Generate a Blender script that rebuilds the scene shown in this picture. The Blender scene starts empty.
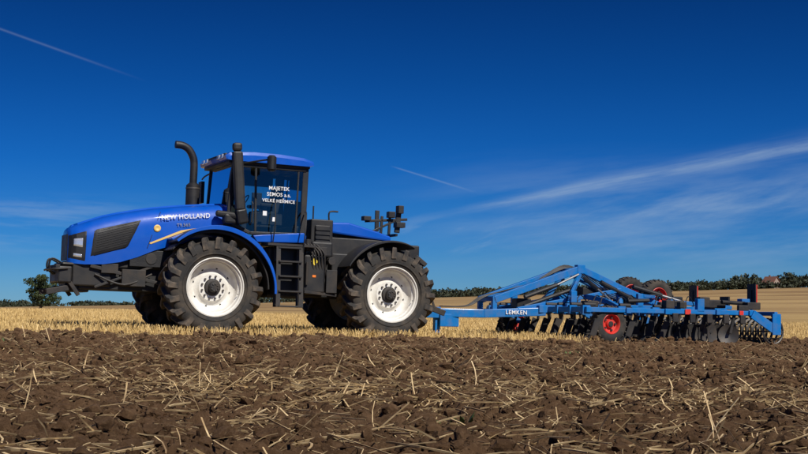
import bpy, math, random
import numpy as np
from mathutils import Vector, Matrix
R=math.radians
random.seed(4); rng=np.random.default_rng(7)
scene=bpy.context.scene
col=scene.collection
scene.view_settings.view_transform='Standard'
scene.view_settings.look='None'
scene.view_settings.exposure=0
# ---------------------------------------------------------------- noise
def hsh(ix,iy,seed):
    n=(ix*374761393+iy*668265263+seed*144269504)&0xffffffff
    n=((n^(n>>13))*1274126177)&0xffffffff
    return ((n^(n>>16))&0xffff)/65535.0
def vn(x,y,seed=0):
    x=np.asarray(x,float);y=np.asarray(y,float)
    fx=np.floor(x);fy=np.floor(y);ix=fx.astype(np.int64)+50000;iy=fy.astype(np.int64)+50000
    tx=x-fx;ty=y-fy;tx=tx*tx*(3-2*tx);ty=ty*ty*(3-2*ty)
    a=hsh(ix,iy,seed);b=hsh(ix+1,iy,seed);c=hsh(ix,iy+1,seed);d=hsh(ix+1,iy+1,seed)
    return (a*(1-tx)+b*tx)*(1-ty)+(c*(1-tx)+d*tx)*ty
def billow(x,y,s): return np.abs(2*vn(x,y,s)-1)
def sstep(a,b,x):
    t=np.clip((x-a)/(b-a),0,1);return t*t*(3-2*t)
# ---------------------------------------------------------------- terrain
TC,TS=math.cos(R(25)),math.sin(R(25))
OX,OY=-4.584,28.36
def tloc(x,y):
    dx=x-OX;dy=y-OY
    return dx*TC+dy*TS, -dx*TS+dy*TC
def plow(x,y):
    u,v=tloc(x,y)
    e=(vn(x*1.3,y*1.3,5)-.5)*1.8+(vn(x*4,y*4,8)-.5)*1.0
    a=1-sstep(-3.8,-2.3,v+e)
    b=sstep(8.0,9.0,u+e)*(1-sstep(2.4,3.0,v+e))
    return np.maximum(a,b)
def base(x,y):
    near=-.12-.028*(np.clip(x,-16,14)+4)
    t=np.clip((x+140)/345.,0,1.6)
    far=-.45+10.0*t
    k=sstep(45,620,y)
    return near*(1-sstep(40,200,y))+(-.45)*sstep(40,200,y)*(1-k)+far*k + (vn(x*.012,y*.012,9)-.5)*.8*sstep(90,400,y)
def ground(x,y):
    p=plow(x,y)*(1-sstep(60,90,y))
    z=base(x,y)
    wx=x+.12*vn(x*5,y*5,31);wy=y+.12*vn(x*5,y*5,32)
    d=.12*(vn(x*.8,y*.8,1)-.5)+.08*(billow(wx*1.9,wy*1.9,2)-.4)+.07*(billow(wx*4.6,wy*4.6,3)-.4)+.056*(billow(wx*11,wy*11,4)-.4)+.03*(billow(x*25,y*25,6)-.4)+.014*(vn(x*55,y*55,7)-.5)
    s=.04*(vn(x*2,y*2,11)-.5)+.02*(vn(x*9,y*9,12)-.5)
    fade=1-sstep(60,120,y)
    return z+(d*p+s*(1-p))*fade
# ---------------------------------------------------------------- materials
def newmat(name):
    m=bpy.data.materials.new(name);m.use_nodes=True
    nt=m.node_tree;b=nt.nodes['Principled BSDF'];return m,nt,b
def mixc(nt,f,a,b):
    n=nt.nodes.new('ShaderNodeMix');n.data_type='RGBA'
    for sock,val in ((n.inputs[0],f),(n.inputs[6],a),(n.inputs[7],b)):
        if isinstance(val,(tuple,list)): sock.default_value=(*val[:3],1)
        elif isinstance(val,(int,float)): sock.default_value=val
        else: nt.links.new(val,sock)
    return n.outputs[2]
def noise(nt,scale,detail=5,vec=None,rough=.6):
    n=nt.nodes.new('ShaderNodeTexNoise');n.inputs['Scale'].default_value=scale
    n.inputs['Detail'].default_value=detail;n.inputs['Roughness'].default_value=rough
    if vec is None:
        c=nt.nodes.new('ShaderNodeTexCoord');vec=c.outputs['Object']
    nt.links.new(vec,n.inputs['Vector']);return n.outputs[0]
def ramp(nt,f,a,b,ca=(0,0,0),cb=(1,1,1)):
    r=nt.nodes.new('ShaderNodeValToRGB');r.color_ramp.elements[0].position=a;r.color_ramp.elements[1].position=b
    r.color_ramp.elements[0].color=(*ca,1);r.color_ramp.elements[1].color=(*cb,1)
    nt.links.new(f,r.inputs[0]);return r.outputs[0]
def bump(nt,b,h,st,dist=.02):
    n=nt.nodes.new('ShaderNodeBump');n.inputs['Strength'].default_value=st;n.inputs['Distance'].default_value=dist
    nt.links.new(h,n.inputs['Height']);nt.links.new(n.outputs[0],b.inputs['Normal'])
def paint(name,c,rough=.35,metal=0,dust=.3,dc=(.22,.15,.09),bmp=.0,scale=3,coat=0,spec=.5):
    m,nt,b=newmat(name)
    n=noise(nt,scale,8)
    f=ramp(nt,n,.42,.78,(0,0,0),(dust,dust,dust))
    n2=noise(nt,scale*.5,3);var=mixc(nt,n2,tuple(x*.85 for x in c),tuple(min(1,x*1.15) for x in c))
    nt.links.new(mixc(nt,f,var,dc),b.inputs['Base Color'])
    nr=ramp(nt,n,.3,.8,(rough,)*3,(min(1,rough+.3),)*3);nt.links.new(nr,b.inputs['Roughness'])
    b.inputs['Metallic'].default_value=metal
    b.inputs['Specular IOR Level'].default_value=spec
    b.inputs['Coat Weight'].default_value=coat
    b.inputs['Coat Roughness'].default_value=.04
    if bmp: bump(nt,b,noise(nt,scale*12,4),bmp,.01)
    return m
BLUE=paint('tractor_blue_paint',(.0005,.080,.46),.32,0,.07,(.08,.09,.10),scale=2.5,coat=.8,spec=.25)
BLACK=paint('black_plastic',(.010,.010,.011),.45,0,.2,(.09,.07,.05),.1)
GRILL=paint('grille_black',(.007,.007,.008),.45,0,.1,(.05,.04,.03),.3)
STEEL=paint('dark_steel',(.033,.032,.032),.5,.4,.45,(.12,.085,.055),.2)
DSTEEL=paint('worn_steel',(.11,.105,.10),.45,.7,.6,(.13,.09,.055),.2,scale=6)
TYRE=paint('tyre_rubber',(.02,.019,.018),.8,0,.7,(.13,.10,.07),.3,scale=4)
TREAD=paint('tyre_tread',(.030,.028,.026),.85,0,.9,(.20,.15,.105),.4,scale=5)
WHITE=paint('rim_white',(.74,.72,.66),.45,0,.55,(.34,.26,.17),0,scale=5)
LETTER=paint('lettering_white',(.8,.8,.8),.5,0,.05)
GOLD=paint('decal_gold',(.75,.5,.15),.4,0,.05)
IBLUE=paint('implement_blue',(.002,.15,.45),.4,0,.45,(.14,.11,.08),.1,scale=5,coat=.2,spec=.3)
RED=paint('red_paint',(.60,.03,.02),.4,0,.2)
ORANGE=paint('orange_lamp',(.8,.2,.02),.3,0,.05)
YEL=paint('yellow_sticker',(.8,.6,.05),.4,0,.05)
GREY=paint('grey_metal',(.35,.35,.35),.35,.7,.3)
SEAT=paint('seat_fabric',(.03,.03,.034),.8,0,.1)
m,nt,b=newmat('headlight_glass');b.inputs['Base Color'].default_value=(.75,.78,.8,1);b.inputs['Roughness'].default_value=.08;b.inputs['Metallic'].default_value=.6
bump(nt,b,noise(nt,30,2),.3,.01);LAMP=m
m=bpy.data.materials.new('cab_glass');m.use_nodes=True;nt=m.node_tree;nt.nodes.clear()
o=nt.nodes.new('ShaderNodeOutputMaterial');mx=nt.nodes.new('ShaderNodeMixShader');tr=nt.nodes.new('ShaderNodeBsdfTransparent');gl=nt.nodes.new('ShaderNodeBsdfGlossy')
tr.inputs[0].default_value=(.60,.70,.70,1);gl.inputs['Roughness'].default_value=.03;gl.inputs[0].default_value=(.8,.9,1,1)
fr=nt.nodes.new('ShaderNodeFresnel');fr.inputs[0].default_value=1.7
nt.links.new(fr.outputs[0],mx.inputs[0]);nt.links.new(tr.outputs[0],mx.inputs[1]);nt.links.new(gl.outputs[0],mx.inputs[2]);nt.links.new(mx.outputs[0],o.inputs[0])
GLASS=m
def leafmat(name,a,b_):
    m,nt,b=newmat(name);n=noise(nt,.6,4);nt.links.new(mixc(nt,ramp(nt,n,.35,.65),a,b_),b.inputs['Base Color']);b.inputs['Roughness'].default_value=.7;return m
LEAF=leafmat('leaf_foliage',(.018,.033,.008),(.055,.075,.018))
FARLEAF=leafmat('far_foliage',(.016,.024,.010),(.045,.052,.022))
BARK=paint('bark',(.08,.055,.035),.9,0,.2,bmp=.5)
def soil_color(nt):
    n1=noise(nt,.7,3);n2=noise(nt,7,9,rough=.75);n3=noise(nt,45,5)
    c=mixc(nt,ramp(nt,n2,.32,.68),(.052,.027,.013),(.215,.126,.066))
    c=mixc(nt,ramp(nt,n1,.35,.7,(0,0,0),(.5,.5,.5)),c,(.125,.068,.034))
    c=mixc(nt,ramp(nt,n3,.52,.78,(0,0,0),(.5,.5,.5)),c,(.33,.22,.125))
    return c,n3
m,nt,b=newmat('soil_clods');c,n3=soil_color(nt);nt.links.new(c,b.inputs['Base Color']);b.inputs['Roughness'].default_value=.95
b.inputs['Specular IOR Level'].default_value=.1
bump(nt,b,noise(nt,80,10,rough=.85),1.0,.025);SOIL=m
m,nt,b=newmat('field_surface');c,n3=soil_color(nt)
tcx=nt.nodes.new('ShaderNodeTexCoord')
mp=nt.nodes.new('ShaderNodeMapping');nt.links.new(tcx.outputs['Object'],mp.inputs[0]);mp.inputs['Rotation'].default_value=(0,0,R(-25));mp.inputs['Scale'].default_value=(.35,5,1)
st=noise(nt,1.0,6,mp.outputs[0],.7)
s1=mixc(nt,ramp(nt,st,.35,.65),(.30,.19,.07),(.64,.45,.18))
s1=mixc(nt,ramp(nt,noise(nt,12,6),.45,.7,(0,0,0),(.5,.5,.5)),s1,(.20,.125,.055))
mp2=nt.nodes.new('ShaderNodeMapping');nt.links.new(tcx.outputs['Object'],mp2.inputs[0]);mp2.inputs['Rotation'].default_value=(0,0,R(12));mp2.inputs['Scale'].default_value=(.004,.035,1)
fb=noise(nt,1.0,5,mp2.outputs[0])
farc=mixc(nt,ramp(nt,fb,.4,.6),(.24,.145,.065),(.43,.29,.125))
farc=mixc(nt,ramp(nt,noise(nt,.05,8,rough=.8),.4,.7,(0,0,0),(.6,.6,.6)),farc,(.19,.13,.06))
sx=nt.nodes.new('ShaderNodeSeparateXYZ');nt.links.new(tcx.outputs['Object'],sx.inputs[0])
mr=nt.nodes.new('ShaderNodeMapRange');mr.inputs[1].default_value=60;mr.inputs[2].default_value=140;nt.links.new(sx.outputs['Y'],mr.inputs[0])
s1=mixc(nt,mr.outputs[0],s1,farc)
at=nt.nodes.new('ShaderNodeAttribute');at.attribute_name='plow'
nt.links.new(mixc(nt,at.outputs['Fac'],s1,c),b.inputs['Base Color']);b.inputs['Roughness'].default_value=.95;b.inputs['Specular IOR Level'].default_value=.1
bump(nt,b,noise(nt,70,10,rough=.85),1.0,.025);FIELD=m
def strawmat(name,a,bb,d):
    m,nt,b=newmat(name)
    n=noise(nt,9,4);c=mixc(nt,ramp(nt,n,.3,.7),a,bb)
    c=mixc(nt,ramp(nt,noise(nt,3.3,3),.50,.64),c,d)
    nt.links.new(c,b.inputs['Base Color']);b.inputs['Roughness'].default_value=.6;return m
STRAW=strawmat('straw',(.36,.23,.095),(.80,.61,.33),(.24,.155,.075))
STUB=strawmat('stubble_straw',(.44,.29,.10),(.78,.56,.23),(.52,.35,.13))
# ---------------------------------------------------------------- mesh helpers
def raw(name,verts,faces,mat,parent=None,smooth=False,ang=35,bev=0,loc=None,rot=None):
    me=bpy.data.meshes.new(name);me.from_pydata([tuple(v) for v in verts],[],faces)
    me.materials.append(mat);me.update()
    if smooth:
        me.polygons.foreach_set('use_smooth',[True]*len(me.polygons));me.set_sharp_from_angle(angle=R(ang))
    ob=bpy.data.objects.new(name,me);col.objects.link(ob)
    if parent: ob.parent=parent
    if loc: ob.location=loc
    if rot: ob.rotation_euler=rot
    if bev:
        md=ob.modifiers.new('bevel','BEVEL');md.width=bev;md.segments=2;md.limit_method='ANGLE';md.angle_limit=R(40)
    return ob
def npmesh(name,V,F,mat,smooth=False):
    V=np.ascontiguousarray(V,dtype=np.float32);F=np.ascontiguousarray(F,dtype=np.int32)
    me=bpy.data.meshes.new(name);me.vertices.add(len(V));me.vertices.foreach_set('co',V.ravel())
    k=F.shape[1];me.loops.add(F.size);me.loops.foreach_set('vertex_index',F.ravel())
    me.polygons.add(len(F));me.polygons.foreach_set('loop_start',np.arange(0,F.size,k,dtype=np.int32))
    me.update(calc_edges=True);me.materials.append(mat)
    me.polygons.foreach_set('use_smooth',np.full(len(F),smooth))
    ob=bpy.data.objects.new(name,me);col.objects.link(ob);return ob
def merge(parts):
    V=[];F=[]
    for v,f in parts:
        o=len(V);V+=[tuple(p) for p in v];F+=[tuple(i+o for i in q) for q in f]
    return V,F
BF=[(0,1,2,3),(7,6,5,4),(0,4,5,1),(1,5,6,2),(2,6,7,3),(3,7,4,0)]
def boxv(c,s):
    x,y,z=c;a,b_,d=s[0]/2,s[1]/2,s[2]/2
    return [(x-a,y-b_,z-d),(x-a,y+b_,z-d),(x+a,y+b_,z-d),(x+a,y-b_,z-d),(x-a,y-b_,z+d),(x-a,y+b_,z+d),(x+a,y+b_,z+d),(x+a,y-b_,z+d)],BF
def beamv(p1,p2,w,h,up=(0,0,1),w2=None,h2=None):
    p1=Vector(p1);p2=Vector(p2);d=(p2-p1).normalized();u=Vector(up)
    if abs(d.dot(u))>.98:u=Vector((1,0,0))
    s=d.cross(u).normalized();n=s.cross(d)
    w2=w2 or w;h2=h2 or h
    v=[p1-s*w/2-n*h/2,p1+s*w/2-n*h/2,p1+s*w/2+n*h/2,p1-s*w/2+n*h/2,p2-s*w2/2-n*h2/2,p2+s*w2/2-n*h2/2,p2+s*w2/2+n*h2/2,p2-s*w2/2+n*h2/2]
    return v,BF
def tubev(pts,r,seg=10,cap=True):
    pts=[Vector(p) for p in pts];n=len(pts);rs=r if isinstance(r,(list,tuple)) else [r]*n
    V=[];F=[];pr=None
    for i,p in enumerate(pts):
        d=(pts[min(i+1,n-1)]-pts[max(i-1,0)]).normalized()
        if pr is None:
            a=Vector((0,0,1)) if abs(d.z)<.9 else Vector((1,0,0));s=d.cross(a).normalized()
        else:
            s=(pr-d*pr.dot(d)).normalized()
        pr=s;t=d.cross(s)
        for k in range(seg):
            an=2*math.pi*k/seg;V.append(p+(s*math.cos(an)+t*math.sin(an))*rs[i])
    for i in range(n-1):
        for k in range(seg):
            a=i*seg+k;b_=i*seg+(k+1)%seg;F.append((a,b_,b_+seg,a+seg))
    if cap:
        F.append(tuple(range(seg))[::-1]);F.append(tuple((n-1)*seg+k for k in range(seg)))
    return V,F
def cr(pts,n=6):
    P=[Vector(p) for p in pts];P=[P[0]]+P+[P[-1]];o=[]
    for i in range(1,len(P)-2):
        for k in range(n):
            t=k/n;a,b_,c,d=P[i-1],P[i],P[i+1],P[i+2]
            o.append(.5*((2*b_)+(c-a)*t+(2*a-5*b_+4*c-d)*t*t+(3*b_-a-3*c+d)*t**3))
    o.append(P[-2]);return o
def lathev(prof,seg=48,c=(0,0,0),closed=False):
    V=[];F=[];n=len(prof)
    for k in range(seg):
        a=2*math.pi*k/seg
        for (y,r) in prof: V.append((c[0]+r*math.cos(a),c[1]+y,c[2]+r*math.sin(a)))
    for k in range(seg):
        k2=(k+1)%seg
        for i in range(n-1): F.append((k*n+i,k*n+i+1,k2*n+i+1,k2*n+i))
        if closed: F.append((k*n+n-1,k*n,k2*n,k2*n+n-1))
    return V,F
def prismv(poly,v1,v2):
    n=len(poly);V=[(u,v1,z) for u,z in poly]+[(u,v2,z) for u,z in poly]
    F=[tuple(range(n))[::-1],tuple(range(n,2*n))]+[(i,(i+1)%n,(i+1)%n+n,i+n) for i in range(n)]
    return V,F
def add(name,parts,mat,parent,smooth=False,bev=0,ang=35):
    V,F=merge(parts) if isinstance(parts,list) else parts
    ob=raw(name,V,F,mat,parent,smooth,ang,bev)
    bm=bmesh.new();bm.from_mesh(ob.data);bmesh.ops.recalc_face_normals(bm,faces=bm.faces);bm.to_mesh(ob.data);bm.free()
    return ob
def empty(name,loc,rot):
    e=bpy.data.objects.new(name,None);col.objects.link(e);e.location=loc;e.rotation_euler=rot;return e
def text(name,body,size,loc,rot,parent,mat,ext=.003,align='CENTER'):
    c=bpy.data.curves.new(name,'FONT');c.body=body;c.size=size;c.extrude=ext;c.align_x=align;c.offset=size*.008;c.space_character=1.06
    o=bpy.data.objects.new(name,c);col.objects.link(o);o.parent=parent;o.location=loc;o.rotation_euler=rot;c.materials.append(mat);return o
import bmesh
# ================================================================ FIELD
def build_field():
    ys=np.concatenate([np.linspace(-80,2.5,12)[:-1],3*np.exp(np.linspace(0,math.log(42/3.),900)),42*np.exp(np.linspace(0,math.log(5000/42.),110))[1:]])
    t=np.linspace(-1,1,760)
    ex=np.array([1.3,1.8,2.6,4,7,12])
    tt=np.concatenate([-ex[::-1],t,ex])
    W=np.where(ys<3,9,3+.42*np.abs(ys)+1)
    X=tt[None,:]*W[:,None];Y=np.repeat(ys[:,None],len(tt),1)
    Z=ground(X,Y)
    V=np.stack([X,Y,Z],-1).reshape(-1,3)
    nr,nc=X.shape
    i=(np.arange(nr-1)[:,None]*nc+np.arange(nc-1)[None,:]).ravel()
    F=np.stack([i,i+1,i+nc+1,i+nc],1)
    ob=npmesh('field_ground',V,F,FIELD,True)
    a=ob.data.attributes.new('plow','FLOAT','POINT')
    p=(plow(X,Y)*(1-sstep(60,90,Y))).ravel().astype(np.float32)
    a.data.foreach_set('value',p)
build_field()
def ico(sub):
    bm=bmesh.new();bmesh.ops.create_icosphere(bm,subdivisions=sub,radius=1)
    V=np.array([v.co[:] for v in bm.verts]);F=np.array([[v.index for v in f.verts] for f in bm.faces]);bm.free();return V,F
def clods(n,y0,y1,s0,s1,sub,pw=1.8):
    V0,F0=ico(sub)
    variants=[]
    for k in range(16):
        q=V0.copy()
        for j in range(9):
            nrm=rng.normal(size=3);nrm/=np.linalg.norm(nrm);dd=rng.uniform(.45,.9)
            dist=q@nrm-dd;q=q-np.where(dist>0,dist,0)[:,None]*nrm
        d=1+rng.uniform(-.17,.17,(len(V0),1))
        sc=rng.uniform(.65,1.3,3);variants.append(q*d*sc)
    variants=np.array(variants)
    y=y0*(y1/y0)**rng.random(n);x=rng.uniform(-1,1,n)*(.45*y+2)
    keep=(plow(x,y)>.4)|(rng.random(n)<.02);x=x[keep];y=y[keep];n=len(x)
    keep=vn(x*1.7,y*1.7,21)+.5*rng.random(n)>.42;x=x[keep];y=y[keep];n=len(x)
    s=s0*(s1/s0)**(rng.random(n)**pw);s*=(1+y*.02)
    z=ground(x,y)+s*rng.uniform(-.3,.4,n)
    a=rng.uniform(0,2*np.pi,n);ca,sa=np.cos(a),np.sin(a)
    B=variants[rng.integers(0,16,n)]*s[:,None,None]
    X=B[:,:,0]*ca[:,None]-B[:,:,1]*sa[:,None]+x[:,None];Y=B[:,:,0]*sa[:,None]+B[:,:,1]*ca[:,None]+y[:,None];Z=B[:,:,2]*.8+z[:,None]
    V=np.stack([X,Y,Z],-1).reshape(-1,3);F=(F0[None]+(np.arange(n)*len(V0))[:,None,None]).reshape(-1,3)
    return V,F
A=[clods(15000,4.6,13,.009,.062,2,1.9),clods(60000,4.6,14,.004,.013,1,1.0),clods(44000,12,42,.014,.07,1,1.7)]
def joinup(name,A,mat):
    o=0;VV=[];FF=[]
    for v,f in A: VV.append(v);FF.append(f+o);o+=len(v)
    npmesh(name,np.concatenate(VV),np.concatenate(FF),mat)
joinup('soil_clods',A,SOIL)
def straws(n,y0,y1,l0,l1,r,dz=.02,th=.42,tl=.16,top=.5):
    y=y0*(y1/y0)**rng.random(n);x=rng.uniform(-1,1,n)*(.45*y+2)
    k=vn(x*.9,y*.9,41)*.7+.3*vn(x*3,y*3,42)+.35*rng.random(n)>th
    x=x[k];y=y[k];n=len(x)
    L=l0*(l1/l0)**(rng.random(n)**1.1);a=rng.uniform(0,2*np.pi,n)
    cx,sy=np.cos(a),np.sin(a)
    tilt=rng.normal(0,tl,n);bend=rng.normal(0,.10,n)*L
    rr=r*rng.uniform(.5,1.5,n)
    Z0=np.maximum(ground(x-cx*L*.4,y-sy*L*.4),ground(x+cx*L*.4,y+sy*L*.4))
    Z0=top*Z0+(1-top)*ground(x,y)+dz
    rings=[]
    for t in (-.5,-.17,.17,.5):
        b_=bend*(1-4*t*t)
        px=x+cx*L*t-sy*b_;py=y+sy*L*t+cx*b_;pz=Z0+tilt*L*t+np.abs(bend)*(1-4*t*t)*.3
        for k in range(3):
            q=2*np.pi*k/3+.5
            rings.append(np.stack([px-sy*rr*np.cos(q),py+cx*rr*np.cos(q),pz+rr*np.sin(q)],-1))
    V=np.stack(rings,1).reshape(-1,3)
    f=[]
    for s in range(3):
        for k in range(3):
            f.append([s*3+k,s*3+(k+1)%3,(s+1)*3+(k+1)%3,(s+1)*3+k])
    f=np.array(f);F=(f[None]+(np.arange(n)*12)[:,None,None]).reshape(-1,4)
    return V,F
joinup('straw_litter',[straws(8500,4.6,11,.03,.22,.0030,.012,.50,.25,.3),straws(900,4.6,13,.2,.55,.0050,.028,.42,.18,.7),straws(260,4.8,16,.12,.34,.0046,.06,.3,.8),straws(28000,9,34,.05,.34,.0044,.018,.46,.25,.38),straws(700,9,30,.2,.5,.0055,.04,.4,.4)],STRAW)
def stubble(n,y0,y1):
    y=rng.uniform(y0**.5,y1**.5,n)**2;x=rng.uniform(-1,1,n)*(.42*y+3)
    u,v=tloc(x,y);v=np.round(v/.16)*.16+rng.normal(0,.02,n)
    x=OX+u*TC-v*TS;y=OY+u*TS+v*TC
    k=plow(x,y)<.25+.6*rng.random(n);x=x[k];y=y[k];n=len(x)
    h=rng.uniform(.07,.19,n);a=rng.uniform(0,np.pi,n);w=rng.uniform(.003,.007,n)
    lx=rng.normal(0,.3,n)*h;ly=rng.normal(0,.3,n)*h;z=ground(x,y)-.01
    c,s=np.cos(a)*w,np.sin(a)*w
    V=np.stack([np.stack([x-c,y-s,z],-1),np.stack([x+c,y+s,z],-1),np.stack([x+lx+c,y+ly+s,z+h],-1),np.stack([x+lx-c,y+ly-s,z+h],-1)],1).reshape(-1,3)
    F=np.arange(4*n).reshape(-1,4);return V,F
V1,F1=stubble(170000,20,75)
npmesh('stubble_stems',V1,F1,STUB)
def weeds():
    V=[];F=[]
    spots=[(-3.1,15.2,.9),(2.5,19.5,1.2),(.35,8.2,.5),(-5.2,17.,.5)]
    for x,y,q in spots:
        g=float(ground(x,y))+.03
        for k in range(int(24*q)):
            a=random.uniform(0,6.28);L=random.uniform(.03,.11);w=L*.2;el=random.uniform(.2,1.2)
            bx,by=x+random.gauss(0,.06),y+random.gauss(0,.05)
            d=Vector((math.cos(a)*math.cos(el),math.sin(a)*math.cos(el),math.sin(el)));s=Vector((-math.sin(a),math.cos(a),0))*w
            p=Vector((bx,by,g));o=len(V)
            V+=[p,p+d*L*.5+s,p+d*L,p+d*L*.5-s];F.append((o,o+1,o+2,o+3))
    m=leafmat('weed_green',(.03,.06,.012),(.07,.12,.02))
    raw('green_weeds',V,F,m)
weeds()
# ================================================================ TREES
def leafcloud(blobs,n,size):
    blobs=np.array(blobs,float)
    w=(blobs[:,3]*blobs[:,4]);idx=rng.choice(len(blobs),n,p=w/w.sum());B=blobs[idx]
    d=rng.normal(size=(n,3));d/=np.linalg.norm(d,axis=1)[:,None];r=rng.random(n)**.45
    P=B[:,:3]+d*r[:,None]*np.stack([B[:,3],B[:,3],B[:,4]],-1)
    a=rng.normal(size=(n,3));a/=np.linalg.norm(a,axis=1)[:,None];b_=np.cross(a,rng.normal(size=(n,3)));b_/=np.linalg.norm(b_,axis=1)[:,None]
    s=size*rng.uniform(.5,1.3,n)[:,None];a*=s;b_*=s*.7
    V=np.stack([P-a,P-b_,P+a,P+b_],1).reshape(-1,3);return V,np.arange(4*n).reshape(-1,4)
def px2(px,y): return (px-404)/1300.*y
def tree(name,x,y,H,wd,n,sz):
    g=float(base(np.array(x),np.array(y)));e=empty(name,(x,y,g-.1),(0,0,0))
    parts=[tubev(cr([(0,0,0),(.1,0,H*.25),(-.05,.1,H*.5),(0,0,H*.75)],3),[.22*H/6]*4+[.14*H/6]*4+[.08]*2,8)]
    bl=[]
    for k in range(11):
        a=k*2.4;zz=H*(.2+.055*k);rr=wd*.5*random.uniform(.35,.9)
        t=(math.cos(a)*rr,math.sin(a)*rr,zz+H*.1)
        parts.append(tubev([(0,0,zz-H*.05),(t[0]*.5,t[1]*.5,zz),t],[.08,.05,.03],5))
        bl.append((*t,wd*random.uniform(.16,.26),H*random.uniform(.09,.15)))
    bl.append((0,0,H*.85,wd*.2,H*.14));bl.append((.3,0,H*.6,wd*.26,H*.2));bl.append((.3,0,H*.25,wd*.4,H*.15))
    add('trunk',parts,BARK,e,True)
    V,F=leafcloud(bl,n,sz);o=npmesh('crown',V,F,LEAF);o.parent=e
tree('deciduous_tree',px2(41,200),200,5.6,4.8,5400,.15)
def treeline(name,items,sz,mat):
    bl=[]
    for x,y,H,w in items:
        g=float(base(np.array(x),np.array(y)))
        for k in range(5):
            bl.append((x+random.gauss(0,w*.3),y+random.gauss(0,w*.3),g+H*random.uniform(.2,.78),w*random.uniform(.25,.45),H*random.uniform(.15,.28)))
        bl.append((x,y,g+H*.22,w*.5,H*.3))
    V,F=leafcloud(bl,len(items)*170,sz);npmesh(name,V,F,mat)
it=[]
for k in range(300):
    px=random.uniform(395,840);y=random.uniform(600,650)
    H=random.uniform(3.6,5.2)+ (1.8 if px>690 else 0)*random.random()
    it.append((px2(px,y),y,H,random.uniform(4,7)))
for px,H in ((736,8.0),(742,9.0),(750,8.6),(757,8),(787,8),(794,8.5),(802,8),(664,6)):
    it.append((px2(px,606),606+random.uniform(0,10),H,6))
for px,H in ((762,3.6),(766,4.2),(779,4.6),(774,3.2),(770,3.0)):
    it.append((px2(px,590),590,H,4))
treeline('distant_treeline',it,.6,FARLEAF)
it=[]
for k in range(90):
    px=random.uniform(-60,420);y=random.uniform(560,620)
    H=random.uniform(2.5,4.8)*(1 if px<30 else .8)
    it.append((px2(px,y),y,H,random.uniform(5,9)))
treeline('distant_hedge',it,.6,FARLEAF)
def house(name,px,y,w,d,h,rh,rotz,wallc,roofc):
    x=px2(px,y);g=float(base(np.array(x),np.array(y)))
    e=empty(name,(x,y,g-.3),(0,0,rotz))
    WM=paint('render_wall',wallc,.9,0,.1);RM=paint('clay_tile_roof',roofc,.85,0,.2,(.15,.08,.05),scale=1)
    add('walls',[boxv((0,0,h/2),(w,d,h)),],WM,e)
    add('gable',prismv([(-w/2,h),(w/2,h),(0,h+rh)],-d/2+.02,d/2-.02),WM,e)
    add('roof',[beamv((-w/2-.5,0,h-.3),(0,0,h+rh+.12),d+.8,.2),beamv((w/2+.5,0,h-.3),(0,0,h+rh+.12),d+.8,.2)],RM,e)
    add('windows',[boxv((sx*w*.25,-d/2-.02,zz),(w*.13,.1,1.2)) for sx in(-1,1) for zz in (h*.35,h*.78)],GRILL,e)
    add('door',[boxv((0,-d/2-.02,1.1),(1,.1,2.0))],BARK,e)
    add('chimney',[boxv((w*.15,d*.2,h+rh),(.6,.6,1.6))],RM,e)
house('farmhouse',771,600,4.2,6.0,3.4,2.3,R(38),(.28,.22,.18),(.17,.07,.045))
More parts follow.
